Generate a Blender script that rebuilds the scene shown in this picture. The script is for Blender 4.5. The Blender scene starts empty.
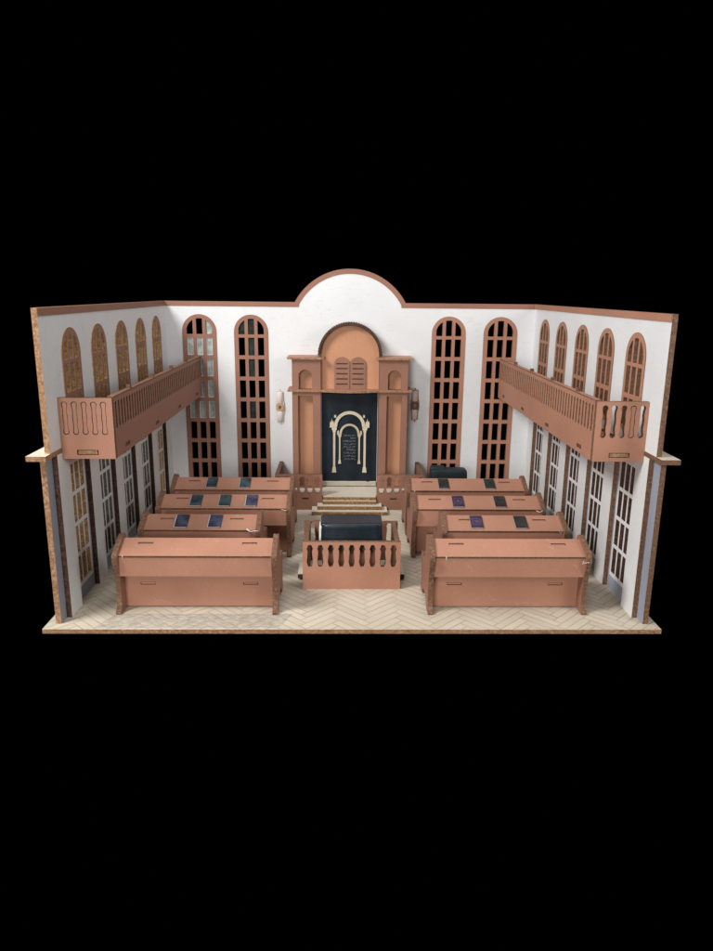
import bpy, bmesh, math, random
from mathutils import Vector, Matrix, noise
from mathutils.geometry import tessellate_polygon
random.seed(7)
scene = bpy.context.scene
col = scene.collection
R = math.radians

# ---------------------------------------------------------------- camera, world, lights, exposure
F, PITCH, YAW, ROLL = 722.34, R(14.3315), R(1.2267), R(0.5937)
CAM = Vector((-0.1385, -6.6186, 3.2819))
fwd = Vector((math.sin(YAW) * math.cos(PITCH), math.cos(YAW) * math.cos(PITCH), -math.sin(PITCH)))
rt = fwd.cross(Vector((0, 0, 1))).normalized()
up = rt.cross(fwd)
r2 = rt * math.cos(ROLL) + up * math.sin(ROLL)
u2 = -rt * math.sin(ROLL) + up * math.cos(ROLL)
cd = bpy.data.cameras.new('camera')
cam = bpy.data.objects.new('camera', cd)
col.objects.link(cam)
cam.matrix_world = Matrix(((r2.x, u2.x, -fwd.x, CAM.x), (r2.y, u2.y, -fwd.y, CAM.y), (r2.z, u2.z, -fwd.z, CAM.z), (0, 0, 0, 1)))
cd.sensor_fit = 'VERTICAL'
cd.sensor_height = 36
cd.lens = 36 * F / 951
cd.clip_end = 200
scene.camera = cam

world = bpy.data.worlds.new("World")
scene.world = world
world.use_nodes = True
world.node_tree.nodes['Background'].inputs[0].default_value = (0, 0, 0, 1)
world.node_tree.nodes['Background'].inputs[1].default_value = 0.0


def area(name, loc, target, size, power, color=(1, 1, 1)):
    ld = bpy.data.lights.new(name, 'AREA')
    ld.shape = 'DISK'
    ld.size = size
    ld.energy = power
    ld.color = color
    o = bpy.data.objects.new(name, ld)
    col.objects.link(o)
    o.location = loc
    o.rotation_euler = (Vector(target) - Vector(loc)).to_track_quat('-Z', 'Y').to_euler()
    return o


area('key_light', (-6.8, -2.6, 9.0), (0.3, 2.8, 0.8), 3.8, 1290, (1.0, 0.985, 0.965))
area('front_fill_light', (-3.6, -11.5, 3.4), (0.6, 2.5, 1.0), 4.5, 1010, (1.0, 0.975, 0.955))
area('overhead_fill_light', (0.5, 2.0, 10.5), (0, 2.5, 0.0), 6.0, 330, (0.98, 0.985, 1.0))
area('right_fill_light', (8.0, -5.0, 5.0), (-2.5, 2.5, 1.4), 4.5, 430, (1.0, 0.975, 0.94))

scene.view_settings.view_transform = 'Standard'
scene.view_settings.look = 'None'
scene.view_settings.exposure = 0.0
scene.view_settings.gamma = 1.0
scene.render.engine = 'CYCLES'


# ---------------------------------------------------------------- materials
class NT:
    def __init__(self, name):
        self.m = bpy.data.materials.new(name)
        self.m.use_nodes = True
        self.t = self.m.node_tree
        self.b = self.t.nodes['Principled BSDF']

    def n(self, typ, **kw):
        nd = self.t.nodes.new(typ)
        for k, v in kw.items():
            setattr(nd, k, v)
        return nd

    def l(self, a, b):
        self.t.links.new(a, b)

    def math(self, op, a, b=None, c=None, clamp=False):
        nd = self.n('ShaderNodeMath', operation=op, use_clamp=clamp)
        for i, x in enumerate((a, b, c)):
            if x is None:
                continue
            if isinstance(x, (int, float)):
                nd.inputs[i].default_value = x
            else:
                self.l(x, nd.inputs[i])
        return nd.outputs[0]

    def coords(self, rand=True):
        tc = self.n('ShaderNodeTexCoord')
        if not rand:
            return tc.outputs['Object']
        oi = self.n('ShaderNodeObjectInfo')
        ad = self.n('ShaderNodeVectorMath', operation='ADD')
        sc = self.n('ShaderNodeVectorMath', operation='SCALE')
        cb = self.n('ShaderNodeCombineXYZ')
        self.l(oi.outputs['Random'], cb.inputs[0])
        self.l(oi.outputs['Random'], cb.inputs[1])
        sc.inputs['Scale'].default_value = 37.0
        self.l(cb.outputs[0], sc.inputs[0])
        self.l(tc.outputs['Object'], ad.inputs[0])
        self.l(sc.outputs[0], ad.inputs[1])
        return ad.outputs[0]

    def noise(self, co, scale, detail=4, rough=0.55, stretch=None):
        if stretch:
            mp = self.n('ShaderNodeMapping')
            mp.inputs['Scale'].default_value = stretch
            self.l(co, mp.inputs[0])
            co = mp.outputs[0]
        nz = self.n('ShaderNodeTexNoise')
        nz.inputs['Scale'].default_value = scale
        nz.inputs['Detail'].default_value = detail
        nz.inputs['Roughness'].default_value = rough
        self.l(co, nz.inputs['Vector'])
        return nz.outputs['Fac']

    def ramp(self, fac, stops):
        r = self.n('ShaderNodeValToRGB')
        els = r.color_ramp.elements
        while len(els) < len(stops):
            els.new(0.5)
        for e, (p, c) in zip(els, stops):
            e.position = p
            e.color = (c[0], c[1], c[2], 1) if not isinstance(c, (int, float)) else (c, c, c, 1)
        self.l(fac, r.inputs[0])
        return r.outputs[0]

    def mix(self, fac, a, b, blend='MIX'):
        m = self.n('ShaderNodeMix', data_type='RGBA', blend_type=blend)
        for i, x in ((0, fac), (6, a), (7, b)):
            if isinstance(x, (int, float)):
                m.inputs[i].default_value = x
            elif isinstance(x, tuple):
                m.inputs[i].default_value = (x[0], x[1], x[2], 1)
            else:
                self.l(x, m.inputs[i])
        return m.outputs[2]

    def bump(self, h, strength=0.2, dist=0.01):
        b = self.n('ShaderNodeBump')
        b.inputs['Strength'].default_value = strength
        b.inputs['Distance'].default_value = dist
        self.l(h, b.inputs['Height'])
        self.l(b.outputs[0], self.b.inputs['Normal'])

    def out(self, colr, rough=0.6, spec=0.3):
        if isinstance(colr, tuple):
            self.b.inputs['Base Color'].default_value = (*colr, 1)
        else:
            self.l(colr, self.b.inputs['Base Color'])
        if isinstance(rough, (int, float)):
            self.b.inputs['Roughness'].default_value = rough
        else:
            self.l(rough, self.b.inputs['Roughness'])
        self.b.inputs['Specular IOR Level'].default_value = spec
        return self.m


def sc(c, k):
    return tuple(x * k for x in c)


def painted(name, c, var=0.12, scuff=(0.6, 0.5, 0.42), scuff_amt=0.25, rough=0.55, spec=0.3, grain=0.93, thr=0.66, scr=0.16):
    """matt paint on laser cut board: broad mottling, fine grain, a few pale rubbed scratches"""
    m = NT(name)
    co = m.coords()
    big = m.noise(co, 1.7, 3)
    fine = m.noise(co, 38, 5, 0.65)
    base = m.mix(m.ramp(big, [(0.3, 0.0), (0.7, 1.0)]), sc(c, 1 - var), sc(c, 1 + var * 0.7))
    base = m.mix(m.ramp(fine, [(0.35, 0.0), (0.65, 1.0)]), m.mix(1.0, base, (grain, grain, grain), 'MULTIPLY'), base)
    s1 = m.ramp(m.noise(co, 7, 6, 0.7, (1, 1, 5)), [(thr, 0.0), (thr + 0.09, 1.0)])
    base = m.mix(m.math('MULTIPLY', s1, scuff_amt), base, scuff)
    vo = m.n('ShaderNodeTexVoronoi', feature='DISTANCE_TO_EDGE')
    vo.inputs['Scale'].default_value = 2.6
    ad = m.n('ShaderNodeVectorMath', operation='ADD')
    nz = m.n('ShaderNodeTexNoise')
    nz.inputs['Scale'].default_value = 2.0
    m.l(co, nz.inputs['Vector'])
    m.l(co, ad.inputs[0])
    m.l(nz.outputs['Color'], ad.inputs[1])
    m.l(ad.outputs[0], vo.inputs['Vector'])
    ln = m.ramp(vo.outputs['Distance'], [(0.006, 1.0), (0.016, 0.0)])
    ln = m.math('MULTIPLY', ln, m.ramp(m.noise(co, 4.3, 2), [(0.54, 0.0), (0.62, scr)]))
    base = m.mix(ln, base, scuff)
    m.bump(fine, 0.12, 0.004)
    return m.out(base, m.ramp(big, [(0.3, rough - 0.06), (0.7, rough + 0.08)]), spec)


def burnt_edge(name, dark, mid, light):
    """laser cut plywood edge: scorched brown with paler glue and wood specks"""
    m = NT(name)
    co = m.coords()
    a = m.noise(co, 40, 5, 0.66)
    b = m.noise(co, 9, 3, 0.5)
    c = m.ramp(a, [(0.34, dark), (0.52, mid), (0.68, light)])
    c = m.mix(m.ramp(b, [(0.35, 0.0), (0.7, 0.6)]), c, mid)
    m.bump(a, 0.35, 0.008)
    return m.out(c, 0.7, 0.2)


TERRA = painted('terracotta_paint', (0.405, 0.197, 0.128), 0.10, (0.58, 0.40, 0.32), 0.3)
TERRA2 = painted('terracotta_paint_dull_shaded', (0.295, 0.143, 0.096), 0.10, (0.45, 0.30, 0.24), 0.2)  # darker copy: dull parts, and shade painted into left-hand parts
ORANGE = painted('warm_orange_paint', (0.54, 0.268, 0.150), 0.07, (0.60, 0.36, 0.24), 0.15)
WHITE = painted('white_wall_paint', (0.715, 0.725, 0.73), 0.04, (0.57, 0.575, 0.575), 0.45, 0.5, 0.3, 0.97, 0.57, 0.45)
LWHITE = painted('white_trim_paint', (0.74, 0.745, 0.745), 0.04, (0.62, 0.61, 0.60), 0.2, 0.5)
GREY = painted('blue_grey_paint', (0.30, 0.32, 0.385), 0.08, (0.42, 0.42, 0.45), 0.25)
CREAM = painted('bare_pale_plywood', (0.66, 0.60, 0.49), 0.07, (0.5, 0.40, 0.28), 0.25)
EDGE = burnt_edge('scorched_ply_edge', (0.085, 0.042, 0.026), (0.16, 0.085, 0.05), (0.29, 0.175, 0.11))
TEDGE = burnt_edge('tan_ply_edge', (0.16, 0.075, 0.035), (0.33, 0.18, 0.095), (0.52, 0.35, 0.22))
STEPEDGE = burnt_edge('toasted_step_edge', (0.12, 0.06, 0.025), (0.27, 0.155, 0.07), (0.5, 0.34, 0.18))
GEDGE = burnt_edge('golden_ply_edge', (0.28, 0.15, 0.07), (0.62, 0.41, 0.21), (0.92, 0.76, 0.50))
SEDGE = burnt_edge('smoky_ply_edge', (0.12, 0.11, 0.105), (0.25, 0.22, 0.20), (0.45, 0.40, 0.35))
DARKEDGE = burnt_edge('charred_ply_edge', (0.02, 0.011, 0.008), (0.07, 0.034, 0.022), (0.16, 0.085, 0.055))


def floor_mat():
    m = NT('herringbone_engraved_board')
    co = m.coords(False)
    sp = m.n('ShaderNodeSeparateXYZ')
    m.l(co, sp.inputs[0])
    x, y = sp.outputs[0], sp.outputs[1]
    W, n = 0.0925, 5
    k0 = 1 / (math.sqrt(2) * W)
    x = m.math('ADD', x, 20.11)
    y = m.math('ADD', y, 60.03)
    u = m.math('MULTIPLY', m.math('ADD', x, y), k0)
    v = m.math('MULTIPLY', m.math('SUBTRACT', y, x), k0)
    i, j = m.math('FLOOR', u), m.math('FLOOR', v)
    fu, fv = m.math('FRACT', u), m.math('FRACT', v)
    k = m.math('FLOORED_MODULO', m.math('SUBTRACT', i, j), 2 * n)
    hor = m.math('LESS_THAN', k, n - 0.5)
    du = m.math('MINIMUM', fu, m.math('SUBTRACT', 1.0, fu))
    dv = m.math('MINIMUM', fv, m.math('SUBTRACT', 1.0, fv))

    def endd(val, kk):      # val where k==kk, else 1
        eq = m.math('COMPARE', k, kk, 0.4)
        return m.math('ADD', m.math('MULTIPLY', val, eq), m.math('SUBTRACT', 1.0, eq))
    dh = m.math('MINIMUM', dv, m.math('MINIMUM', endd(fu, 0), endd(m.math('SUBTRACT', 1.0, fu), n - 1)))
    dw = m.math('MINIMUM', du, m.math('MINIMUM', endd(m.math('SUBTRACT', 1.0, fv), n), endd(fv, 2 * n - 1)))
    d = m.math('ADD', m.math('MULTIPLY', dh, hor), m.math('MULTIPLY', dw, m.math('SUBTRACT', 1.0, hor)))
    line = m.ramp(d, [(0.045, 1.0), (0.11, 0.0)])
    # plank identity
    ida = m.math('SUBTRACT', i, m.math('MULTIPLY', k, hor))
    idb = m.math('ADD', j, m.math('MULTIPLY', m.math('SUBTRACT', k, float(n)), m.math('SUBTRACT', 1.0, hor)))
    cb = m.n('ShaderNodeCombineXYZ')
    m.l(ida, cb.inputs[0]); m.l(idb, cb.inputs[1]); m.l(hor, cb.inputs[2])
    wn = m.n('ShaderNodeTexWhiteNoise')
    m.l(cb.outputs[0], wn.inputs[0])
    base = m.mix(wn.outputs['Value'], (0.55, 0.50, 0.41), (0.62, 0.565, 0.465))
    base = m.mix(m.ramp(m.noise(co, 1.3, 4), [(0.35, 0.0), (0.7, 1.0)]), m.mix(1.0, base, (0.86, 0.84, 0.80), 'MULTIPLY'), base)
    grain = m.noise(co, 30, 5, 0.65)
    base = m.mix(m.ramp(grain, [(0.35, 0.35), (0.6, 0.0)]), base, (0.50, 0.44, 0.35))
    lam = m.math('MULTIPLY', line, m.ramp(m.noise(co, 5, 3), [(0.30, 0.3), (0.6, 0.8)]))
    base = m.mix(lam, base, (0.38, 0.26, 0.175))
    # worn grey patch rubbed into the front left corner of the board
    x0 = m.math('SUBTRACT', x, 20.11)
    y0 = m.math('SUBTRACT', y, 60.03)
    xs = m.math('ADD', x0, m.math('MULTIPLY', y0, -0.4))
    mask = m.math('MULTIPLY', m.math('GREATER_THAN', xs, -2.62), m.math('LESS_THAN', xs, -0.78))
    mask = m.math('MULTIPLY', mask, m.math('MULTIPLY', m.math('LESS_THAN', y0, 0.36), m.math('GREATER_THAN', y0, 0.03)))
    wear = m.ramp(m.noise(co, 11, 6, 0.8, (1, 3.5, 1)), [(0.42, 1.0), (0.58, 0.12)])
    base = m.mix(m.math('MULTIPLY', mask, wear), base, (0.31, 0.28, 0.24))
    m.bump(m.math('SUBTRACT', grain, m.math('MULTIPLY', line, 1.5)), 0.25, 0.004)
    return m.out(base, 0.62, 0.25)


FLOOR = floor_mat()


def cloth_mat(name, c1, c2, rough=0.42, sheen=0.3, spec=0.5):
    m = NT(name)
    co = m.coords()
    a = m.noise(co, 3.2, 5, 0.6)
    b = m.noise(co, 60, 4, 0.6)
    m.b.inputs['Sheen Weight'].default_value = sheen
    m.b.inputs['Sheen Roughness'].default_value = 0.4
    m.b.inputs['Sheen Tint'].default_value = (0.55, 0.65, 0.85, 1)
    m.bump(m.math('ADD', m.math('MULTIPLY', a, 1.5), b), 0.12, 0.01)
    return m.out(m.mix(m.ramp(a, [(0.35, 0.0), (0.68, 1.0)]), c1, c2), rough, spec)


NAVY = cloth_mat('navy_velvet', (0.006, 0.010, 0.015), (0.012, 0.021, 0.032), 0.6, 0.02, 0.2)
NAVY2 = cloth_mat('navy_satin_cloth', (0.004, 0.009, 0.014), (0.010, 0.020, 0.030), 0.30, 0.0, 0.5)
TEAL = cloth_mat('dark_teal_cloth', (0.006, 0.013, 0.015), (0.014, 0.027, 0.03), 0.6, 0.05, 0.3)
GOLD = painted('pale_gold_thread', (0.60, 0.53, 0.39), 0.2, (0.78, 0.72, 0.55), 0.5, 0.5)
BRASS = painted('brass_paint', (0.46, 0.30, 0.15), 0.15, (0.6, 0.45, 0.2), 0.3, 0.35, 0.5)
THREAD = painted('silver_thread', (0.22, 0.235, 0.24), 0.2, (0.2, 0.2, 0.2), 0.2)
GLUE = painted('dried_white_glue', (0.75, 0.72, 0.66), 0.05, (0.7, 0.7, 0.7), 0.1, 0.35, 0.5)
PAGES = painted('page_paper', (0.46, 0.46, 0.46), 0.05, (0.5, 0.48, 0.44), 0.3)
SLOT = painted('slot_recess_brown', (0.12, 0.06, 0.04), 0.2, (0.3, 0.18, 0.12), 0.3)


def backing_mat(name, a, b, c, scale=4.0, rough=0.6):
    m = NT(name)
    co = m.coords()
    f = m.noise(co, scale, 6, 0.68, (5.5, 5.5, 1.0))
    m.bump(f, 0.5, 0.02)
    return m.out(m.ramp(f, [(0.34, a), (0.5, b), (0.66, c)]), rough, 0.3)


B_GOLD = backing_mat('golden_brown_streaked_board', (0.10, 0.05, 0.03), (0.45, 0.29, 0.15), (0.95, 0.78, 0.50))
B_BROWN = backing_mat('dark_brown_board', (0.035, 0.022, 0.018), (0.07, 0.045, 0.034), (0.17, 0.11, 0.08))
B_DARK = backing_mat('charcoal_board', (0.008, 0.008, 0.010), (0.016, 0.015, 0.018), (0.03, 0.028, 0.03))
B_MIX = backing_mat('smoky_brown_board', (0.05, 0.045, 0.048), (0.15, 0.13, 0.12), (0.36, 0.29, 0.24))


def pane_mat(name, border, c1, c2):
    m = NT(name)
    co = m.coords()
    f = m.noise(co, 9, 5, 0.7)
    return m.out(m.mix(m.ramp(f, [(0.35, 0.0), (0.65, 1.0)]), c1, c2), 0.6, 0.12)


PANE_PALE = pane_mat('pale_green_glare', None, (0.22, 0.27, 0.25), (0.50, 0.55, 0.52))  # glass glare and background behind it, painted as pane colour
PANE_DIM = pane_mat('dim_green_backdrop', None, (0.008, 0.012, 0.010), (0.03, 0.042, 0.037))  # dim background behind the glass, put into the pane colour


def book_mat(name, c, c2, sc_=8, rough=0.35):
    m = NT(name)
    co = m.coords()
    f = m.noise(co, sc_, 4, 0.6)
    return m.out(m.mix(m.ramp(f, [(0.4, 0.0), (0.62, 1.0)]), c, c2), rough, 0.5)


BK_TEAL = book_mat('teal_cover', (0.014, 0.025, 0.033), (0.05, 0.08, 0.095))
BK_BLUE = book_mat('blue_violet_cover', (0.020, 0.023, 0.045), (0.065, 0.07, 0.12))
BK_PURP = book_mat('purple_cover', (0.030, 0.015, 0.040), (0.055, 0.03, 0.072))
BK_BLACK = book_mat('black_cover', (0.014, 0.013, 0.013), (0.036, 0.034, 0.032), 20)
EMB = painted('worn_purple_emblem', (0.11, 0.07, 0.11), 0.1, (0.3, 0.2, 0.3), 0.3)


# ---------------------------------------------------------------- object helpers
def thing(name, label, cat, loc=(0, 0, 0), group=None):
    o = bpy.data.objects.new(name, None)
    o.empty_display_size = 0.1
    col.objects.link(o)
    o.location = loc
    o['label'] = label
    o['category'] = cat
    if group:
        o['group'] = group
    return o


def tag(o, label, cat, group=None):
    o['label'] = label
    o['category'] = cat
    if group:
        o['group'] = group
    return o


def link(name, me, mats, parent=None, loc=None):
    for mt in (mats if isinstance(mats, (list, tuple)) else [mats]):
        me.materials.append(mt)
    o = bpy.data.objects.new(name, me)
    col.objects.link(o)
    if parent:
        o.parent = parent
    if loc is not None:
        o.location = loc
    return o


AX = {  # (u, v, w) -> world axes
    'xz': lambda u, v, w: Vector((u, w, v)),
    'yz': lambda u, v, w: Vector((w, u, v)),
    'xy': lambda u, v, w: Vector((u, v, w)),
}


def area2(l):
    return sum(l[i][0] * l[(i + 1) % len(l)][1] - l[(i + 1) % len(l)][0] * l[i][1] for i in range(len(l)))


def add_sheet(bm, loops, w0, w1, fn, off=Vector((0, 0, 0)), edge_index=1):
    """loops[0] outline, the rest holes; flat board between w0 and w1 with its own cut edges"""
    loops = [l if area2(l) > 0 else l[::-1] for l in loops[:1]] + [l if area2(l) < 0 else l[::-1] for l in loops[1:]]
    flat = [p for l in loops for p in l]
    tris = tessellate_polygon([[Vector((p[0], p[1], 0)) for p in l] for l in loops])
    lo = [bm.verts.new(fn(p[0], p[1], w0) - off) for p in flat]
    hi = [bm.verts.new(fn(p[0], p[1], w1) - off) for p in flat]
    for t in tris:
        for vs in (lo, hi):
            try:
                f = bm.faces.new([vs[i] for i in t])
                f.material_index = 0
            except ValueError:
                pass
    s = 0
    for l in loops:
        n = len(l)
        for i in range(n):
            a, b = s + i, s + (i + 1) % n
            try:
                f = bm.faces.new((lo[a], lo[b], hi[b], hi[a]))
                f.material_index = edge_index
            except ValueError:
                pass
        s += n


def done(bm, name, mats, parent=None, smooth=False, loc=None):
    bmesh.ops.recalc_face_normals(bm, faces=bm.faces)
    if smooth:
        for f in bm.faces:
            f.smooth = True
    me = bpy.data.meshes.new(name)
    bm.to_mesh(me)
    bm.free()
    return link(name, me, mats, parent, loc)


def sheet(name, loops, w0, w1, orient, mats, parent=None, origin=None):
    bm = bmesh.new()
    fn = AX[orient] if isinstance(orient, str) else orient
    off = Vector(origin) if origin else Vector((0, 0, 0))
    add_sheet(bm, loops, w0, w1, fn, off)
    return done(bm, name, mats, parent)


def rect(u0, u1, v0, v1):
    return [(u0, v0), (u1, v0), (u1, v1), (u0, v1)]


def arch(cu, hw, v0, vs, rise=None, n=16):
    """upright arched outline: straight sides up to vs, then a curve rising by rise"""
    rise = hw if rise is None else rise
    pts = [(cu - hw, v0), (cu + hw, v0)]
    for i in range(n + 1):
        a = math.pi * i / n
        pts.append((cu + hw * math.cos(a), vs + rise * math.sin(a)))
    return pts


def baluster(cu, v0, v1, w):
    prof = [(0, .2), (.03, .33), (.08, .36), (.15, .44), (.22, .5), (.3, .48), (.45, .42), (.62, .37), (.72, .355), (.76, .42), (.80, .49), (.85, .49), (.885, .36), (.94, .35), (.98, .27), (1, .14)]
    h = v1 - v0
    r = [(cu + p * w, v0 + t * h) for t, p in prof]
    l = [(cu - p * w, v0 + t * h) for t, p in prof]
    return r + l[::-1]


def slot_round(cu, v0, v1, w, wob=0.0, n=6):
    r = w / 2
    pts = []
    for i in range(n + 1):
        a = math.pi + math.pi * i / n
        pts.append((cu + r * math.cos(a), v0 + r + r * math.sin(a)))
    h = v1 - v0 - w
    for t in (.15, .3, .42, .5, .58, .7, .85):
        pts.append((cu + r * (1 - wob * abs(math.sin(t * math.pi * 2))) * (1.0 if t != .5 else 0.82), v0 + r + h * t))
    for i in range(n + 1):
        a = math.pi * i / n
        pts.append((cu + r * math.cos(a), v1 - r + r * math.sin(a)))
    for t in (.85, .7, .58, .5, .42, .3, .15):
        pts.append((cu - r * (1 - wob * abs(math.sin(t * math.pi * 2))) * (1.0 if t != .5 else 0.82), v0 + r + h * t))
    return pts


def smooth_loop(pts, it=2):
    for _ in range(it):
        q = []
        for i in range(len(pts)):
            a, b = pts[i], pts[(i + 1) % len(pts)]
            q += [(a[0] * .75 + b[0] * .25, a[1] * .75 + b[1] * .25), (a[0] * .25 + b[0] * .75, a[1] * .25 + b[1] * .75)]
        pts = q
    return pts


def add_box(bm, x0, x1, y0, y1, z0, z1, mi=0):
    vs = [bm.verts.new((x, y, z)) for x in (x0, x1) for y in (y0, y1) for z in (z0, z1)]
    for q in ((0, 1, 3, 2), (4, 6, 7, 5), (0, 4, 5, 1), (2, 3, 7, 6), (0, 2, 6, 4), (1, 5, 7, 3)):
        bm.faces.new([vs[i] for i in q]).material_index = mi


def box(name, b, mats, parent=None, bevel=0.0):
    bm = bmesh.new()
    add_box(bm, *b)
    if bevel:
        bmesh.ops.bevel(bm, geom=bm.edges[:], offset=bevel, segments=2, affect='EDGES')
    return done(bm, name, mats, parent)


def tube(name, pts, rad, mat, parent=None):
    bm = bmesh.new()
    N = 6
    rings = []
    for i, p in enumerate(pts):
        p = Vector(p)
        d = (Vector(pts[min(i + 1, len(pts) - 1)]) - Vector(pts[max(i - 1, 0)])).normalized()
        a = d.orthogonal().normalized()
        b = d.cross(a)
        rr = rad if not isinstance(rad, (list, tuple)) else rad[i]
        rings.append([bm.verts.new(p + (a * math.cos(2 * math.pi * k / N) + b * math.sin(2 * math.pi * k / N)) * rr) for k in range(N)])
    for r0, r1 in zip(rings, rings[1:]):
        for k in range(N):
            bm.faces.new((r0[k], r0[(k + 1) % N], r1[(k + 1) % N], r1[k]))
    bm.faces.new(rings[0]); bm.faces.new(rings[-1])
    return done(bm, name, mat, parent, True)


def draped(name, hx, hy, z0, z1, mat, parent=None, seed=0, flare=0.02, corner=0.05, tilt=0.0, wob=0.006):
    """a cloth hanging over a block: rounded shoulders, a softly waving hem"""
    bm = bmesh.new()
    N = 96

    def ring(ix, iy, z, amp):
        out = []
        for k in range(N):
            a = 2 * math.pi * (k + .5) / N
            e = 0.22
            cx = math.copysign(abs(math.cos(a)) ** e, math.cos(a))
            cy = math.copysign(abs(math.sin(a)) ** e, math.sin(a))
            x, y = cx * ix, cy * iy
            w = amp * (noise.noise(Vector((x * 9, y * 9, seed))) + 0.5 * noise.noise(Vector((x * 22, y * 22, seed + 5))))
            zz = z + tilt * (y / hy) * 0.5 + 0.25 * w
            out.append(bm.verts.new((x * (1 + w), y * (1 + w), zz)))
        return out
    rings = []
    L = 9
    for i in range(L):
        t = i / (L - 1)
        f = flare * (1 - t)
        rings.append(ring(hx + f, hy + f, z0 + (z1 - corner - z0) * t, wob * 5 * (1 - t) + wob * 0.5))
    for t in (.35, .7, 1.0):
        a = t * math.pi / 2
        rings.append(ring(hx - corner * (1 - math.cos(a)), hy - corner * (1 - math.cos(a)), z1 - corner + corner * math.sin(a), wob * .4))
    for s in (.8, .5, .2):
        rings.append(ring((hx - corner) * s, (hy - corner) * s, z1 + wob * .3 * s, wob * .4))
    for r0, r1 in zip(rings, rings[1:]):
        for k in range(N):
            bm.faces.new((r0[k], r0[(k + 1) % N], r1[(k + 1) % N], r1[k]))
    bm.faces.new(rings[-1])
    return done(bm, name, mat, parent, True)


# ---------------------------------------------------------------- measured model
T = 0.054
WI, D, H, L, YF, YI = 2.9, 4.963, 3.105, 1.756, 0.124, 0.274
CX = -0.015


def lattice(cu, hw, v0, vs, cellw, bar, rows, border, rise=None):
    """outline + cell holes of an arched three column window"""
    rise_ = hw if rise is None else rise
    loops = [arch(cu, hw, v0, vs, rise_, 20)]
    cells = []
    tw = 3 * cellw + 2 * bar
    for c in range(3):
        a = cu - tw / 2 + c * (cellw + bar)
        for (z0, z1) in rows:
            cells.append(rect(a, a + cellw, z0, z1))
        zb = rows[-1][1] + bar * 0.95
        ri, hi = hw - border, rise_ - border
        top = []
        for k in range(7):
            x = a + cellw * (1 - k / 6)
            s = max(0.0, 1 - ((x - cu) / ri) ** 2)
            top.append((x, max(vs + hi * math.sqrt(s), zb + 0.02)))
        cells.append([(a, zb), (a + cellw, zb)] + top)
    return loops, cells


# ---- floor
fl = sheet('floor', [rect(-3.1, 3.1, 0.0, 5.14)], -0.046, 0.0, 'xy', [FLOOR, TEDGE])
fl['kind'] = 'structure'

# ---- back wall
bw = thing('back_wall', 'white back wall with four tall arched lattice windows and a raised half-round top', 'wall', (0, D, 0))
O = (0, D, 0)
AR, AZ = 0.905, 3.613 - 0.905
AR2 = math.sqrt(0.865 ** 2 + (H - (3.613 - 0.985)) ** 2)
# circle through (+-0.865, H) with top 3.613
h_ = 3.613 - H
rad = (0.865 ** 2 + h_ ** 2) / (2 * h_)
cz = 3.613 - rad
ha = math.asin(0.865 / rad)
arc = lambda rr, c=CX, n=40: [(c + rr * math.sin(ha2), cz + rr * math.cos(ha2)) for ha2 in [ha * (1 - 2 * i / n) for i in range(n + 1)]]
outline = [(-WI - T, 0), (WI + T, 0), (WI + T, H)] + arc(rad) + [(-WI - T, H)]
bw['kind'] = 'thing'
wins = [(-2.38, 1), (-1.57, 2), (1.545, 3), (2.365, 4)]
rows_b = [(.26 + .336 * i, .26 + .336 * i + .277) for i in range(7)]
holes = [arch(c, 0.25, 0.20, 2.645, 0.25, 20) for c, _ in wins]
sheet('wall_sheet', [outline] + holes, D, D + T, 'xz', [WHITE, EDGE], bw, O)
# painted band along the top edge
bt = 0.075
ha_in = math.asin(0.82 / (rad - bt))
inner = [(CX + (rad - bt) * math.sin(a), cz + (rad - bt) * math.cos(a)) for a in [ha_in * (-1 + 2 * i / 40) for i in range(41)]]
inner = [p for p in inner if p[1] > H - bt + 0.002]
band = [(WI - .01, H - bt), (WI - .01, H)] + arc(rad) + [(-WI + .01, H), (-WI + .01, H - bt)] + [(inner[0][0] - .006, H - bt)] + inner + [(inner[-1][0] + .006, H - bt)]
sheet('top_band', [band], D - 0.006, D - 0.0005, 'xz', [TERRA2, EDGE], bw, O)
for c, idx in wins:
    lo, cells = lattice(c, 0.268, 0.185, 2.64, 0.098, 0.052, rows_b, 0.062)
    w = sheet('arched_window', lo + cells, D - 0.008, D + T - 0.004, 'xz', [TERRA2 if idx < 3 else TERRA, EDGE], bw, O)  # two left windows take the darker copy, shade in the colour

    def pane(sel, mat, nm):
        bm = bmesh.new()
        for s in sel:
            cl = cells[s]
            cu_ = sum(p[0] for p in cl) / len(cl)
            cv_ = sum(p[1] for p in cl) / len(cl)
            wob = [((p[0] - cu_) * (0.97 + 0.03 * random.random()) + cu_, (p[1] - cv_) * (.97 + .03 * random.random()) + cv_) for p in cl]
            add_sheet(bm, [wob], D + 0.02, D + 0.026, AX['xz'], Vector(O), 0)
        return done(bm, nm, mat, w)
    # cells are listed column by column: seven square ones upward, then the arched one
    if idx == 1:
        pane([3, 4, 5, 6, 11, 12, 13, 14, 19, 20, 21, 22, 23], PANE_PALE, 'glare_backdrop_pane')  # panes added to carry the painted glare and backdrop
        bm = bmesh.new()
        for s in [3, 4, 5, 6, 11, 12, 13, 14, 19, 20, 21, 22]:
            x0, x1 = cells[s][0][0], cells[s][1][0]
            z0, z1 = cells[s][0][1], cells[s][2][1]
            e = 0.011
            add_sheet(bm, [rect(x0, x1, z0, z1), rect(x0 + e, x1 - e, z0 + e, z1 - e)], D + 0.012, D + 0.018, AX['xz'], Vector(O), 0)
        done(bm, 'glare_pane_border', LWHITE, w)  # pale rim around the painted glare
    if idx == 2:
        for q in (11, 13, 14, 15, 7):
            pane([q], PANE_DIM, 'glare_backdrop_pane')

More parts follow.
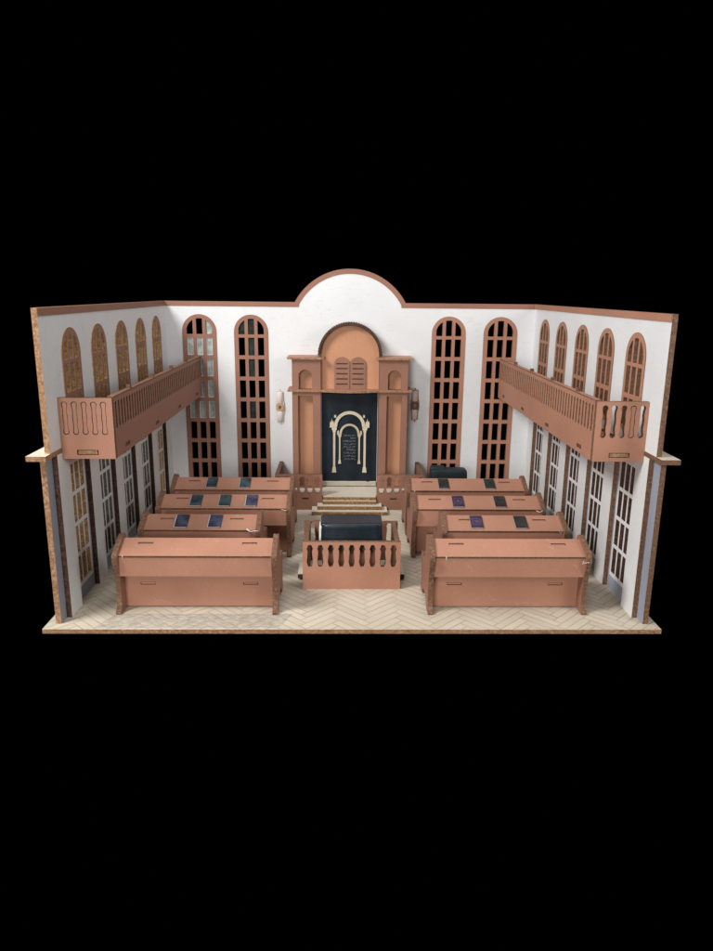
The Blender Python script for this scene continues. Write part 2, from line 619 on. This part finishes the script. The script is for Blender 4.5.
# ---- side walls
win_c = [0.865 + 0.869 * i for i in range(5)]
for s in (-1, 1):
    side = 'left' if s < 0 else 'right'
    X0 = s * WI
    root = thing('side_wall', ('dull shaded %s side wall, golden brown showing through its upper arched windows' if s < 0 else 'bright lit %s side wall, dark brown showing through its upper arched windows') % side, 'wall', (X0, YF, 0), 'two side walls of the model')
    O = (X0, YF, 0)
    root['kind'] = 'thing'
    e0, e1 = X0, X0 + s * T
    rows_u = [(1.92 - .336 * 0, 2.21), (2.262, 2.548)]
    ho = [arch(c, 0.243, 1.885, 2.645, 0.243, 18) for c in win_c]
    edge = TEDGE if s < 0 else EDGE
    sheet('upper_sheet', [rect(YF, D, L, H)] + ho, e0, e1, 'yz', [WHITE, edge], root, O)
    sheet('top_band', [rect(YF + .002, D - .01, H - bt, H)], X0 - s * 0.006, X0 - s * 0.0005, 'yz', [TERRA2 if s < 0 else TERRA, EDGE], root, O)  # left band has its shade painted in by the darker copy
    for k, c in enumerate(win_c):
        lo, cells = lattice(c, 0.26, 1.87, 2.64, 0.105, 0.042, rows_u, 0.058)
        w = sheet('arched_window', lo + cells, X0 - s * 0.008, X0 + s * (T - 0.004), 'yz', [TERRA2 if s < 0 else TERRA, GEDGE if s < 0 else EDGE], root, O)  # left lattices use the shaded copy of the terracotta
        sheet('window_backing', [arch(c, 0.25, 1.88, 2.642, 0.25, 18)], e1 + s * .012, e1 + s * .024, 'yz', [B_GOLD if s < 0 else B_BROWN] * 2, w, O)
    # lower inner sheet with five tall door-high openings leaving pilasters
    out = [(YI, 0.0)]
    ow = 0.288
    for c in win_c:
        out += [(c - ow, 0.0)]
        nn = 10
        for i in range(nn + 1):
            a = math.pi - math.pi * i / nn
            out.append((c + ow * math.cos(a), 1.56 + 0.07 * math.sin(a)))
        out += [(c + ow, 0.0)]
    out += [(D, 0.0), (D, L - .05), (YI, L - .05)]
    sheet('pilaster_sheet', [out], e0, e1, 'yz', [LWHITE, DARKEDGE if s < 0 else EDGE], root, O)
    # outer blue grey sheet with white lattice windows
    g0, g1 = e1 + s * .001, e1 + s * (T + .001)
    lh = [rect(c - .225, c + .225, .17, 1.60) for c in win_c]
    sheet('outer_sheet', [rect(YF, D + T, 0, L - .05)] + lh, g0, g1, 'yz', [GREY, edge], root, O)
    for k, c in enumerate(win_c):
        cs = []
        cw, bar = 0.106, 0.036
        tw = 3 * cw + 2 * bar
        for q in range(3):
            a = c - tw / 2 + q * (cw + bar)
            for r_ in range(4):
                z = .205 + r_ * .3365
                cs.append(rect(a, a + cw, z, z + .292))
        w = sheet('lattice_window', [rect(c - .24, c + .24, .155, 1.61)] + cs, g0 - s * .007, g1 - s * .004, 'yz', [LWHITE, (GEDGE if k in (0, 4) else SEDGE) if s < 0 else DARKEDGE], root, O)
        bmname = (B_GOLD if k in (0,) else (B_GOLD if k == 4 else B_MIX)) if s < 0 else (B_BROWN if k == 0 else B_DARK)
        sheet('window_backing', [rect(c - .22, c + .22, .175, 1.59)], g1 + s * .010, g1 + s * .022, 'yz', [bmname] * 2, w, O)
    sheet('ledge', [rect(min(X0 + s * .001, X0 + s * .185), max(X0 + s * .001, X0 + s * .185), 0.0, D + T)], L - .049, L - .0005, 'xy', [CREAM, edge], root, O)

# ---- balconies
for s in (-1, 1):
    O = (s * WI, 0.40, 1.645)
    root = thing('balcony', 'shaded balcony on the left wall, its front balusters cut but still plugged' if s < 0 else 'sunlit balcony on the right wall, white wall showing through its front balusters', 'balcony', O, 'balconies on the side walls')
    xi = s * 2.375
    fx = [s * v for v in (2.462, 2.556, 2.650, 2.744, 2.838)]
    bal = [slot_round(x, 1.885, 2.215, 0.060, 0.34) for x in fx]
    x0, x1 = sorted((xi, s * (WI - .001)))
    sl = rect(s * 2.645 - .105, s * 2.645 + .105, 1.685, 1.735)
    fm = TERRA
    sheet('front_rail', [rect(x0, x1, 1.645, 2.25)] + bal + [sl], 0.40, 0.40 + T, 'xz', [fm, EDGE], root, O)
    plugs = range(5) if s < 0 else (3,)
    for k in plugs:
        q = slot_round(fx[k], 1.893, 2.207, 0.046, 0.34)
        sheet('baluster_plug', [q], 0.404, 0.40 + T - .004, 'xz', [fm, DARKEDGE], root, O)
    sheet('slot_tab', [rect(s * 2.645 - .094, s * 2.645 + .094, 1.692, 1.728)], 0.403, 0.46, 'xz', [TEDGE, TEDGE], root, O)
    # long inner rail
    y0, y1 = 0.40 + T + .001, D - .03
    n = 46
    p0 = 0.515
    pit = (y1 - .05 - p0) / (n - 1)
    hs = []
    for k in range(n):
        y = p0 + k * pit
        hs.append(slot_round(y, 1.935, 2.205, 0.047, 0.2, 4))
    ys = [0.83, 2.07, 3.31, 4.53]
    hs += [rect(y - .075, y + .075, 1.695, 1.735) for y in ys]
    a, b = sorted((xi, xi + s * T))
    sheet('inner_rail', [rect(y0, y1, 1.645, 2.25)] + hs, a, b, 'yz', [TERRA2 if s < 0 else TERRA, EDGE], root, O)  # left rail: shade put into the paint colour
    sheet('handrail', [rect(y0, y1, a - .004, b + .004)], 2.2505, 2.262, lambda u, v, w: Vector((v, u, w)), [TERRA2 if s < 0 else TERRA, EDGE], root, O)  # left handrail in the same shaded paint copy
    for y in ys:
        sheet('slot_tab', [rect(y - .067, y + .067, 1.701, 1.729)], *(sorted((xi + s * .006, xi + s * .06))), 'yz', [SLOT, SLOT], root, O)
    for y in (1.08, 2.05, 3.04, 3.97):
        sheet('rail_peg', [[(y - .028, 2.2625), (y + .028, 2.2625), (y + .026, 2.30), (y - .026, 2.30)]], a + .006, b - .006, 'yz', [EDGE, EDGE], root, O)
    a2, b2 = sorted((xi + s * (T + .001), s * (WI - .012)))
    sheet('floor_board', [rect(a2, b2, 0.40 + T + .001, D - .03)], 1.69, 1.735, 'xy', [TERRA2, EDGE], root, O)

# ---- platform and steps in front of the ark
O = (CX, 4.07, 0)
pf = thing('platform', 'low pale platform the ark and its railings stand on', 'platform', O)
sheet('top_board', [rect(-1.14, 1.11, 4.13, D - .004)], .165, .215, 'xy', [CREAM, STEPEDGE], pf, O)
for x0, x1 in ((-1.14, -1.09), (1.06, 1.11), (CX - .40, CX - .35), (CX + .35, CX + .40)):
    box('support', (x0 - O[0], x1 - O[0], 4.14 - O[1], D - .01 - O[1], 0, .164), [CREAM], pf)
st = thing('steps', 'stack of four pale plywood steps with toasted edges leading up to the ark', 'steps', (CX, 3.78, 0))
O = (CX, 3.78, 0)
for hw, y, z0, z1 in ((.572, 3.785, 0, .056), (.49, 3.885, .0565, .112), (.41, 3.985, .1125, .165), (.405, 4.035, .1655, .2155)):
    sheet('step', [rect(CX - hw, CX + hw, y, 4.128)], z0, z1, 'xy', [CREAM, STEPEDGE], st, O)

# ---- railings either side of the steps
for s in (-1, 1):
    x_in, x_out = (-.432, -1.155) if s < 0 else (.402, 1.125)
    O = ((x_in + x_out) / 2, 4.06, 0)
    rl = thing('railing', 'terracotta baluster railing on the %s of the ark steps' % ('left' if s < 0 else 'right'), 'railing', O, 'railings beside the ark steps')
    a, b = sorted((x_in, x_out))
    hs = [baluster(x_in + s * (.075 + .1175 * k), .262, .525, .084) for k in range(6)]
    sl = [rect(x_in + s * .2 - .05, x_in + s * .2 + .05, .165, .19)]
    sl = [rect(min(x_in + s * q, x_in + s * (q + .1)), max(x_in + s * q, x_in + s * (q + .1)), .17, .192) for q in (.21,)]
    sheet('front_panel', [rect(a, b, 0, .56)] + hs + sl, 4.07, 4.07 + T, 'xz', [TERRA2, EDGE], rl, O)
    hs = [baluster(4.22 + .1175 * k, .265, .515, .068) for k in range(6)]
    xa, xb = sorted((x_out, x_out - s * T))
    sheet('side_panel', [rect(4.07 + T + .001, D - .002, 0, .56)] + hs, xa, xb, 'yz', [TERRA2, EDGE], rl, O)

# ---- the ark
O = (CX, 4.55, .2155)
ark = thing('ark', 'tall terracotta ark with two pillared towers, round-arched centre and law tablets', 'ark', O)
Z0 = .216
for s in (-1, 1):
    xa, xb = sorted((CX + s * .895, CX + s * .452))
    xm = CX + s * .69
    body = rect(xa, xb, Z0, 1.765)
    sheet('tower_front', [body, rect(xm - .115, xm + .115, Z0 + .03, 1.70)], 4.55, 4.55 + T, 'xz', [TERRA2, EDGE], ark, O)
    sheet('tower_top_front', [rect(xa, xb, 1.796, 2.262), arch(xm, .103, 1.80, 2.0, .103, 14)], 4.55, 4.55 + T, 'xz', [TERRA2, EDGE], ark, O)
    sheet('recess_panel', [rect(xa + .056, xb - .056, Z0, 2.262)], 4.685, 4.70, 'xz', [ORANGE, EDGE], ark, O)
    for xx in (xa, xb - T):
        sheet('tower_side', [rect(4.55 + T + .0005, D - .002, Z0, 2.262)], xx + .0004, xx + T - .0004, 'yz', [TERRA2, EDGE], ark, O)
    ca, cb_ = sorted((CX + s * .965, CX + s * .40))
    sheet('tower_cap', [rect(ca, cb_, 4.49, D - .003)], 2.263, 2.292, 'xy', [TERRA, TEDGE], ark, O)
# cornice with a bowed centre
pts = [(CX - .965, D - .003), (CX - .965, 4.50), (CX - .44, 4.50)]
for i in range(1, 20):
    t = i / 20
    pts.append((CX - .44 + .88 * t, 4.50 - .11 * math.sin(math.pi * t)))
pts += [(CX + .44, 4.50), (CX + .965, 4.50), (CX + .965, D - .003)]
sheet('cornice', [pts], 1.766, 1.795, 'xy', [TERRA, TEDGE], ark, O)
sheet('arch_panel', [arch(CX, .450, 1.796, 2.318, .450, 32)], 4.66, 4.68, 'xz', [ORANGE, EDGE], ark, O)
# arched hood, scored so that it bends: real saw kerfs across its back
ro, ri = .500, .458
hood = []
N = 76
for i in range(N + 1):
    a = math.pi * i / N
    rr = ro if i % 2 else ro - .013
    hood.append((CX + rr * math.cos(a), 2.318 + rr * math.sin(a)))
for i in range(33):
    a = math.pi * (1 - i / 32)
    hood.append((CX + ri * math.cos(a), 2.318 + ri * math.sin(a)))
hood = [(CX + ri, 2.2925), (CX + ro, 2.2925)] + hood + [(CX - ro, 2.2925), (CX - ri, 2.2925)][::-1] if False else hood
sheet('arch_hood', [hood], 4.555, D - .003, 'xz', [DARKEDGE, DARKEDGE], ark, O)
sheet('niche_back', [rect(CX - .452, CX + .452, Z0, 1.765)], 4.74, 4.76, 'xz', [CREAM, EDGE], ark, O)
for s in (-1, 1):
    c = CX + s * .124
    slots = [rect(c - .088, c + .088, z, z + .020) for z in (1.865, 1.945, 2.025, 2.105, 2.18)]
    sheet('law_tablet', [arch(c, .118, 1.797, 2.185, .105, 16)] + slots, 4.628, 4.6585, 'xz', [TERRA2, EDGE], ark, O)
    # engraved lines: dark recess floor behind each cut
    bm = bmesh.new()
    for z in (1.865, 1.945, 2.025, 2.105, 2.18):
        add_sheet(bm, [rect(c - .086, c + .086, z + .002, z + .018)], 4.645, 4.657, AX['xz'], Vector(O), 0)
    done(bm, 'engraved_lines', [SLOT], ark)

# ---- curtain
O = (CX, 4.655, 1.72)
cu = thing('ark_curtain', 'navy curtain in the ark doorway, embroidered with two golden arches around lettering', 'curtain', O)
bm = bmesh.new()
nx, nz = 44, 60
x0, x1, z0, z1 = CX - .435, CX + .435, .300, 1.735
gr = []
for i in range(nx + 1):
    rowv = []
    for k in range(nz + 1):
        u, v = i / nx, k / nz
        x = x0 + (x1 - x0) * u
        z = z0 + (z1 - z0) * v
        y = 4.655 + .010 * math.sin(u * 21 + 1.3 * math.sin(v * 3)) * (0.35 + .65 * (1 - v)) * (0.4 if abs(u - .5) < .33 else 1) + .006 * noise.noise(Vector((x * 5, 0, z * 4)))
        rowv.append((bm.verts.new(Vector((x, y, z)) - Vector(O)), bm.verts.new(Vector((x, y + .012, z)) - Vector(O))))
    gr.append(rowv)
for i in range(nx):
    for k in range(nz):
        for q in (0, 1):
            bm.faces.new((gr[i][k][q], gr[i + 1][k][q], gr[i + 1][k + 1][q], gr[i][k + 1][q]))
for i in range(nx):
    for k in (0, nz):
        bm.faces.new((gr[i][k][0], gr[i + 1][k][0], gr[i + 1][k][1], gr[i][k][1]))
for k in range(nz):
    for i in (0, nx):
        bm.faces.new((gr[i][k][0], gr[i][k + 1][0], gr[i][k + 1][1], gr[i][k][1]))
done(bm, 'velvet', NAVY, cu, True)
bm = bmesh.new()
for i in range(74):     # strands hanging below the velvet
    x = x0 + .01 + (x1 - x0 - .02) * i / 73
    ln = .066 + random.random() * .010
    add_sheet(bm, [[(x - .004, .301), (x - .0045 + random.uniform(-.002, .002), .301 - ln), (x + .0045, .301 - ln), (x + .004, .301)]], 4.652, 4.662, AX['xz'], Vector(O), 0)
add_sheet(bm, [rect(x0, x1, .293, .307)], 4.648, 4.668, AX['xz'], Vector(O), 0)
done(bm, 'fringe', CREAM, cu)
for q in (-1, 1):
    xx = sorted((CX + q * .4365, CX + q * .4465))
    sheet('side_trim', [rect(*xx, .300, 1.735)], 4.650, 4.668, 'xz', [PAGES, PAGES], cu, O)


def ring_arch(bm, r0, r1, zc, y0, y1, sq=1.0):
    n = 28
    lp = [(CX + r1 * math.cos(math.pi * i / n), zc + sq * r1 * math.sin(math.pi * i / n)) for i in range(n + 1)]
    lp += [(CX + r0 * math.cos(math.pi * (1 - i / n)), zc + sq * r0 * math.sin(math.pi * (1 - i / n))) for i in range(n + 1)]
    add_sheet(bm, [lp], y0, y1, AX['xz'], Vector(O), 0)


def pillar(bm, c, w, z0, z1, y0, y1):
    pr = [(-1.4, 0), (-1.4, .035), (-1.2, .05), (-1.15, .10), (-.72, .14), (-.72, .89), (-1.0, .91), (-1.0, .94), (-1.6, .955), (-1.6, 1)]
    h = z1 - z0
    lp = [(c - p * w / 2, z0 + t * h) for p, t in pr][0:0]
    lp = [(c + p * w / 2, z0 + t * h) for p, t in pr] + [(c - p * w / 2, z0 + t * h) for p, t in pr][::-1]
    add_sheet(bm, [lp], y0, y1, AX['xz'], Vector(O), 0)


bm = bmesh.new()
y0_, y1_ = 4.632, 4.641
ring_arch(bm, .196, .246, 1.205, y0_, y1_, 1.0)
for s in (-1, 1):
    pillar(bm, CX + s * .242, .048, .455, 1.185, y0_, y1_)
    add_sheet(bm, [rect(CX + s * .258 - .056, CX + s * .258 + .056, 1.186, 1.203)], y0_, y1_, AX['xz'], Vector(O), 0)
    c = CX + s * .280
    add_sheet(bm, [[(c - .030, 1.204), (c + .030, 1.204), (c + .036, 1.25), (c + .022, 1.30), (c + .010, 1.27), (c, 1.335), (c - .012, 1.27), (c - .022, 1.29), (c - .032, 1.24)]], y0_ + .001, y1_ - .001, AX['xz'], Vector(O), 0)
    c = CX + s * .226
    add_sheet(bm, [[(c - .016 + s * .004, 1.345), (c + .016, 1.345), (c + .012, 1.395), (c, 1.38), (c - .014, 1.395)]], y0_ + .002, y1_ - .001, AX['xz'], Vector(O), 0)
done(bm, 'outer_arch', GOLD, cu)
bm = bmesh.new()
ring_arch(bm, .125, .158, 1.088, y0_, y1_, 1.02)
for s in (-1, 1):
    pillar(bm, CX + s * .155, .032, .60, 1.07, y0_, y1_)
    add_sheet(bm, [rect(CX + s * .163 - .036, CX + s * .163 + .036, 1.072, 1.086)], y0_, y1_, AX['xz'], Vector(O), 0)
    c = CX + s * .182
    add_sheet(bm, [[(c - .015, 1.087), (c + .015, 1.087), (c + .016, 1.12), (c, 1.145), (c - .017, 1.12)]], y0_ + .001, y1_ - .001, AX['xz'], Vector(O), 0)
done(bm, 'inner_arch', GOLD, cu)
# rows of small square script, read right to left
rng = random.Random(3)
lines = [(1.045, 1.0), (1.0, .35), (.955, 1.0), (.905, .95), (.86, .98), (.815, .75), (.765, 1.0), (.715, 1.0), (.665, .9)]
for z, wl in lines:
    bm = bmesh.new()
    x = CX + .092
    xe = CX + .092 - .184 * wl
    while x > xe:
        w_, h_g = rng.choice((.010, .014, .017)), .024
        th = .0042
        kind = rng.randrange(5)
        segs = []
        if kind in (0, 1, 3):
            segs.append(rect(x - w_, x, z + h_g - th, z + h_g))
        if kind in (0, 2, 3):
            segs.append(rect(x - th, x, z, z + h_g - th * 1.01))
        if kind in (1, 3):
            segs.append(rect(x - w_, x - w_ + th, z + th * 1.01, z + h_g - th * 1.01))
        if kind in (2, 4):
            segs.append(rect(x - w_, x - th * 1.02, z, z + th))
        if kind == 4:
            segs.append(rect(x - th, x, z + h_g * .5, z + h_g))
        for g in segs:
            add_sheet(bm, [g], y0_ + .003, y1_ + .002, AX['xz'], Vector(O), 0)
        x -= w_ + .006
    done(bm, 'lettering_line', THREAD, cu)

# ---- wall sconces
for s, lab in ((-1, 'pale candle-shaped wall sconce with a golden band, left of the ark'), (1, 'brown outlined wall sconce with a brown band, in the shade right of the ark')):
    c = -1.135 if s < 0 else 1.04
    zc = 1.46 if s < 0 else 1.50
    O = (c, D, zc)
    scn = thing('wall_sconce', lab, 'sconce', O, 'wall sconces either side of the ark')
    half = [(0, .285), (.008, .275), (.010, .252), (.050, .246), (.053, .16), (.055, .10), (.066, .08), (.070, 0), (.066, -.08), (.055, -.10), (.053, -.21), (.050, -.236), (.012, -.242), (.010, -.262), (0, -.275)]
    full = [(c + a, zc + b) for a, b in half] + [(c - a, zc + b) for a, b in half[1:-1]][::-1]
    inn = [(c + a * .78, zc + b * .80) for a, b in half[3:12]] + [(c - a * .78, zc + b * .80) for a, b in half[3:12]][::-1]
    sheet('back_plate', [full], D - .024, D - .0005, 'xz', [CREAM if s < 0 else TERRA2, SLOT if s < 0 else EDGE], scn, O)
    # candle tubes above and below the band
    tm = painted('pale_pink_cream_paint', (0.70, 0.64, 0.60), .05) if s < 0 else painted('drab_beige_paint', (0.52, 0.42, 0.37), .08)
    for z0, z1 in ((.058, .238), (-.228, -.058)):
        bm = bmesh.new()
        N = 16
        rr = [(z0, .036), (z0 + .006, .045), (z1 - .006, .045), (z1, .036)]
        rg = [[bm.verts.new((r_ * math.cos(math.pi * k / N), -.024 - r_ * .5 * math.sin(math.pi * k / N), z)) for k in range(N + 1)] for z, r_ in rr]
        for a, b in zip(rg, rg[1:]):
            for k in range(N):
                bm.faces.new((a[k], a[k + 1], b[k + 1], b[k]))
        bm.faces.new(rg[0]); bm.faces.new(rg[-1])
        for a, b in zip(rg, rg[1:]):
            bm.faces.new((a[0], b[0], b[-1], a[-1])) if False else None
        done(bm, 'candle_tube', tm, scn, True)
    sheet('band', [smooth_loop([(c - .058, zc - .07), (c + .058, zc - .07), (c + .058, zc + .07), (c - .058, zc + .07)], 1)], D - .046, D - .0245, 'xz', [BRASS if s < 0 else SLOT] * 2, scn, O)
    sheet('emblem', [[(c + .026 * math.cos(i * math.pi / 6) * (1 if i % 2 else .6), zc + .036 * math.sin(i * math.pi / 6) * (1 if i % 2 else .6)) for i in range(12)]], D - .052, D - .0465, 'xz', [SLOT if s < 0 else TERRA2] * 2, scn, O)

# ---- reader's enclosure in the middle of the floor
O = (-.02, 1.01, 0)
bi = thing('reading_enclosure', 'low square enclosure with baluster cut-outs in the middle of the floor', 'enclosure', O)
c0 = -.02
hs = [baluster(c0 + (k - 4) * .1173, .27, .53, .070) for k in range(9)]
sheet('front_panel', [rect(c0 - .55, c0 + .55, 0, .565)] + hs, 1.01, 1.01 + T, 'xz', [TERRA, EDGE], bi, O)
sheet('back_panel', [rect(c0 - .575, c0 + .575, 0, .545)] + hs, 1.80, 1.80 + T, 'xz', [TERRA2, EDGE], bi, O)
for s in (-1, 1):
    xa, xb = sorted((c0 + s * .545, c0 + s * (.545 - T)))
    hy = [baluster(1.15 + .117 * k, .27, .53, .070) for k in range(5)]
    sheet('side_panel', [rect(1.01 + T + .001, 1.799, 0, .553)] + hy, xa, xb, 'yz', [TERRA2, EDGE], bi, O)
    xa, xb = sorted((c0 + s * .546, c0 + s * .622))
    sheet('side_step', [rect(xa, xb, 1.27, 1.66)], .022, .075, 'xy', [CREAM, DARKEDGE], bi, O)
    sheet('side_step_foot', [rect(xa, xb - .02, 1.30, 1.64)] if s > 0 else [rect(xa + .02, xb, 1.30, 1.64)], 0, .0215, 'xy', [SLOT, DARKEDGE], bi, O)
sheet('inner_floor', [rect(c0 - .49, c0 + .49, 1.07, 1.795)], 0.001, .05, 'xy', [CREAM, EDGE], bi, O)

O = (-.025, 1.35, .0505)
tb = thing('reading_table', 'white-sided reading table inside the enclosure under a navy cloth', 'table', O)
box('side_board', (-.366, -.335, -.13, .13, .40, .60), [LWHITE], tb)
box('side_board', (.30, .335, -.13, .13, 0, .60), [LWHITE], tb)
box('top_board', (-.355, .335, -.135, .135, .6005, .635), [LWHITE], tb)
box('front_board', (-.334, .299, -.13, -.09, 0, .60), [TERRA2], tb)
cl = draped('table_cloth', .352, .160, -.25, .026, NAVY2, None, 3, .012, .014, .03, .012)
cl.location = (-.022, 1.35, .700)
tag(cl, 'glossy navy blue cloth draped over the reading table in the enclosure', 'tablecloth')

# ---- benches
NOSE, BACK = (.02, .640), (.275, .748)
ang = math.atan2(BACK[1] - NOSE[1], BACK[0] - NOSE[0])
slen = math.hypot(BACK[1] - NOSE[1], BACK[0] - NOSE[0])


def slope(u, v, w):     # v runs up the sloping desk, w out of it
    return Vector((u, NOSE[0] + v * math.cos(ang) - w * math.sin(ang), NOSE[1] + v * math.sin(ang) + w * math.cos(ang)))


END = [(-.02, .575), (-.025, .645), (.02, .675), (.25, .785), (.31, .79), (.35, .76), (.365, .68), (.37, .58), (.41, .50), (.50, .465), (.70, .465), (.745, .43), (.72, .33), (.69, .2), (.68, .09), (.72, .05), (.725, 0), (.66, 0), (.57, 0), (.54, .06), (.48, .105), (.3, .11), (.22, .09), (.17, .0), (.10, 0), (.03, 0), (-.01, .0), (-.01, .03), (.03, .055), (.052, .10), (.058, .18), (.05, .30), (.03, .42), (-.005, .52)]
END_S = smooth_loop(END, 2)
END_S = [(y, max(z, 0.0)) for y, z in END_S]


def make_bench(length, so, label):
    """length = width of the boards between the two end panels"""
    root = thing('bench', label, 'bench', (0, 0, 0), 'benches with sloping book desks')
    h = length / 2
    ds = [rect(x - .078, x + .078, .178, .208) for x in (-so, so)]
    sheet('desk_top', [rect(-h, h, 0, slen)] + ds, -.022, 0, slope, [TERRA, EDGE], root)
    sheet('upper_board', [rect(-h, h, .412, .617)], .034, .034 + T, 'xz', [TERRA, EDGE], root)
    ls = [rect(x - .078, x + .078, .255, .285) for x in (-so, so)]
    sheet('lower_board', [rect(-h, h, .012, .62)] + ls, .19, .19 + T, 'xz', [TERRA, EDGE], root)
    sheet('seat', [rect(-h, h, .245, .70)], .385, .435, 'xy', [TERRA, EDGE], root)
    for x in (-so, so):
        sheet('desk_tab', [rect(x - .073, x + .073, .184, .203)], -.04, -.009, slope, [TERRA2, SLOT], root)
        sheet('slot_tab', [rect(x - .073, x + .073, .260, .280)], .196, .24, 'xz', [TERRA, SLOT], root)
    for s in (-1, 1):
        a, b = sorted((s * (h + .0005), s * (h + T)))
        sheet('end_panel', [END_S], a, b, 'yz', [TERRA2, EDGE], root)
    return root


def dup(root, loc, label):
    r = root.copy()
    col.objects.link(r)
    r.location = loc
    r['label'] = label
    for ch in list(root.children):
        c = ch.copy()
        col.objects.link(c)
        c.parent = r
    return r


LONG = 1.565
first = make_bench(LONG, .54, 'front bench on the left, nearest the camera, bare sloping desk, beside the worn floor patch')
first.location = (-1.635, .34, 0)
PL = {}
PL['L1'] = first
PL['R1'] = dup(first, (1.610, .34, 0), 'front bench on the right, nearest the camera, bare sloping desk')
PL['L3'] = dup(first, (-1.610, 2.015, 0), 'left bench third from the front, three dark books on its desk')
PL['R3'] = dup(first, (1.590, 2.01, 0), 'right bench third from the front, full length, a purple and a black book')
PL['L4'] = dup(first, (-1.630, 2.885, 0), 'rearmost left bench, two teal books on its desk')
PL['R4'] = dup(first, (1.590, 2.88, 0), 'rearmost right bench, two black books on its desk')
b2 = make_bench(1.27, .40, 'short bench behind the front left one, two blue books on its desk')
b2.location = (-1.745, 1.17, 0)
PL['L2'] = b2
b3 = make_bench(1.34, .43, 'short bench behind the front right one, a purple and a black book')
b3.location = (1.735, 1.17, 0)
PL['R2'] = b3

# hairs of glue left at the bench joints
def glue(key, pts, r=.004):
    tube('glue_strand', pts, r, GLUE, PL[key])


h1, h2, h3 = LONG / 2, 1.27 / 2, 1.34 / 2
glue('L2', [(h2 - .10, .012, .655), (h2 - .085, .004, .645), (h2 - .06, .0, .628), (h2 - .02, -.012, .640), (h2 + .03, -.035, .648)], [.011, .009, .006, .006, .004])
glue('L3', [(h1 - .06, .02, .63), (h1 - .02, .005, .622), (h1 + .01, -.02, .63)])
glue('R1', [(h1 - .02, .01, .60), (h1 - .035, .0, .57), (h1 - .01, -.005, .585), (h1 + .02, -.03, .60)])
glue('R2', [(h3 - .05, .015, .645), (h3 - .04, .005, .62), (h3 - .02, .0, .64)])
glue('R3', [(h1 - .06, .015, .63), (h1 - .02, .0, .61), (h1 + .01, -.028, .64)], .005)
glue('R4', [(-h1 + .06, .015, .64), (-h1 + .05, .005, .615)], .005)
glue('L1', [(-h1 + .05, .018, .645), (-h1 + .045, .012, .622)], .004)
glue('R1', [(-h1 + .12, .018, .645), (-h1 + .118, .014, .60)], .0035)

# ---- books lying on the sloping desks
def book(px, bench, cover, label, emblem=False, lean=0.0, w=.142, pages_left=.012):
    by = PL[bench].location
    q = slope(0, .035 + .0, .0008)
    root = thing('book', label, 'book', (px, by.y + q.y, q.z), 'books lying on the bench desks')
    root.rotation_euler = (ang, 0, lean)
    ln = .212
    bm = bmesh.new()
    add_box(bm, -w / 2, w / 2, 0, ln, 0, .0035)
    done(bm, 'back_cover', [cover], root)
    box('pages', (-w / 2 - pages_left * .6, w / 2 - .006, -.003, ln - .004, .0036, .0145), [PAGES], root)
    box('front_cover', (-w / 2, w / 2, 0, ln, .0146, .0185), [cover], root, .001)
    if emblem:
        sheet('emblem', [rect(-.048, .048, .055, .160), rect(-.041, .041, .062, .153)], .0188, .0198, 'xy', [EMB, EMB], root)
        sheet('emblem', [[(.028 * math.cos(i * math.pi / 6) * (1 if i % 2 == 0 else .58), .1075 + .028 * math.sin(i * math.pi / 6) * (1 if i % 2 == 0 else .58)) for i in range(12)]], .0188, .0198, 'xy', [EMB, EMB], root)
    return root


book(-1.965, 'L2', BK_BLUE, 'blue-violet book, left one of two on the short left bench', pages_left=.02)
book(-1.585, 'L2', BK_BLUE, 'blue-violet book, right one of two on the short left bench', pages_left=.018, lean=-.02)
book(-1.965, 'L3', BK_TEAL, 'dark teal book, leftmost of three on the third left bench', pages_left=.012)
book(-1.605, 'L3', BK_TEAL, 'dark teal book, middle one of three on the third left bench', pages_left=.012)
book(-1.270, 'L3', BK_BLUE, 'bluish book, rightmost of three on the third left bench', pages_left=.016)
book(-1.920, 'L4', BK_TEAL, 'dark teal book, left one of two on the rearmost left bench', pages_left=.01)
book(-1.465, 'L4', BK_TEAL, 'dark teal book, right one of two on the rearmost left bench', pages_left=.012)
book(1.425, 'R2', BK_PURP, 'purple book with a square emblem on the short right bench', True, pages_left=.0)
book(1.940, 'R2', BK_BLACK, 'black book beside the purple one on the short right bench', lean=.02, pages_left=.0)
book(1.340, 'R3', BK_PURP, 'purple book with a square emblem on the third right bench', True, pages_left=.0)
book(1.875, 'R3', BK_BLACK, 'black book right of the purple one on the third right bench', pages_left=.0)
book(1.275, 'R4', BK_BLACK, 'black book, left one of two on the rearmost right bench', pages_left=.0)
book(1.915, 'R4', BK_BLACK, 'black book, right one of two on the rearmost right bench', pages_left=.0)

# ---- covered stand behind the rearmost right bench
O = (1.545, 4.42, 0)
sd = thing('covered_stand', 'dark teal cloth-covered stand behind the rearmost right bench', 'stand', O)
box('stand_body', (-.25, .25, -.10, .10, 0, .53), [TERRA2], sd)
c_ = draped('cloth_cover', .285, .125,   .20, .585, TEAL, sd, 11, .015, .04, 0, .010)
c2_ = draped('folded_cloth', .11, .07, .586, .625, TEAL, sd, 17, .01, .02, 0, .01)
c2_.location = (-.17, .0, 0)
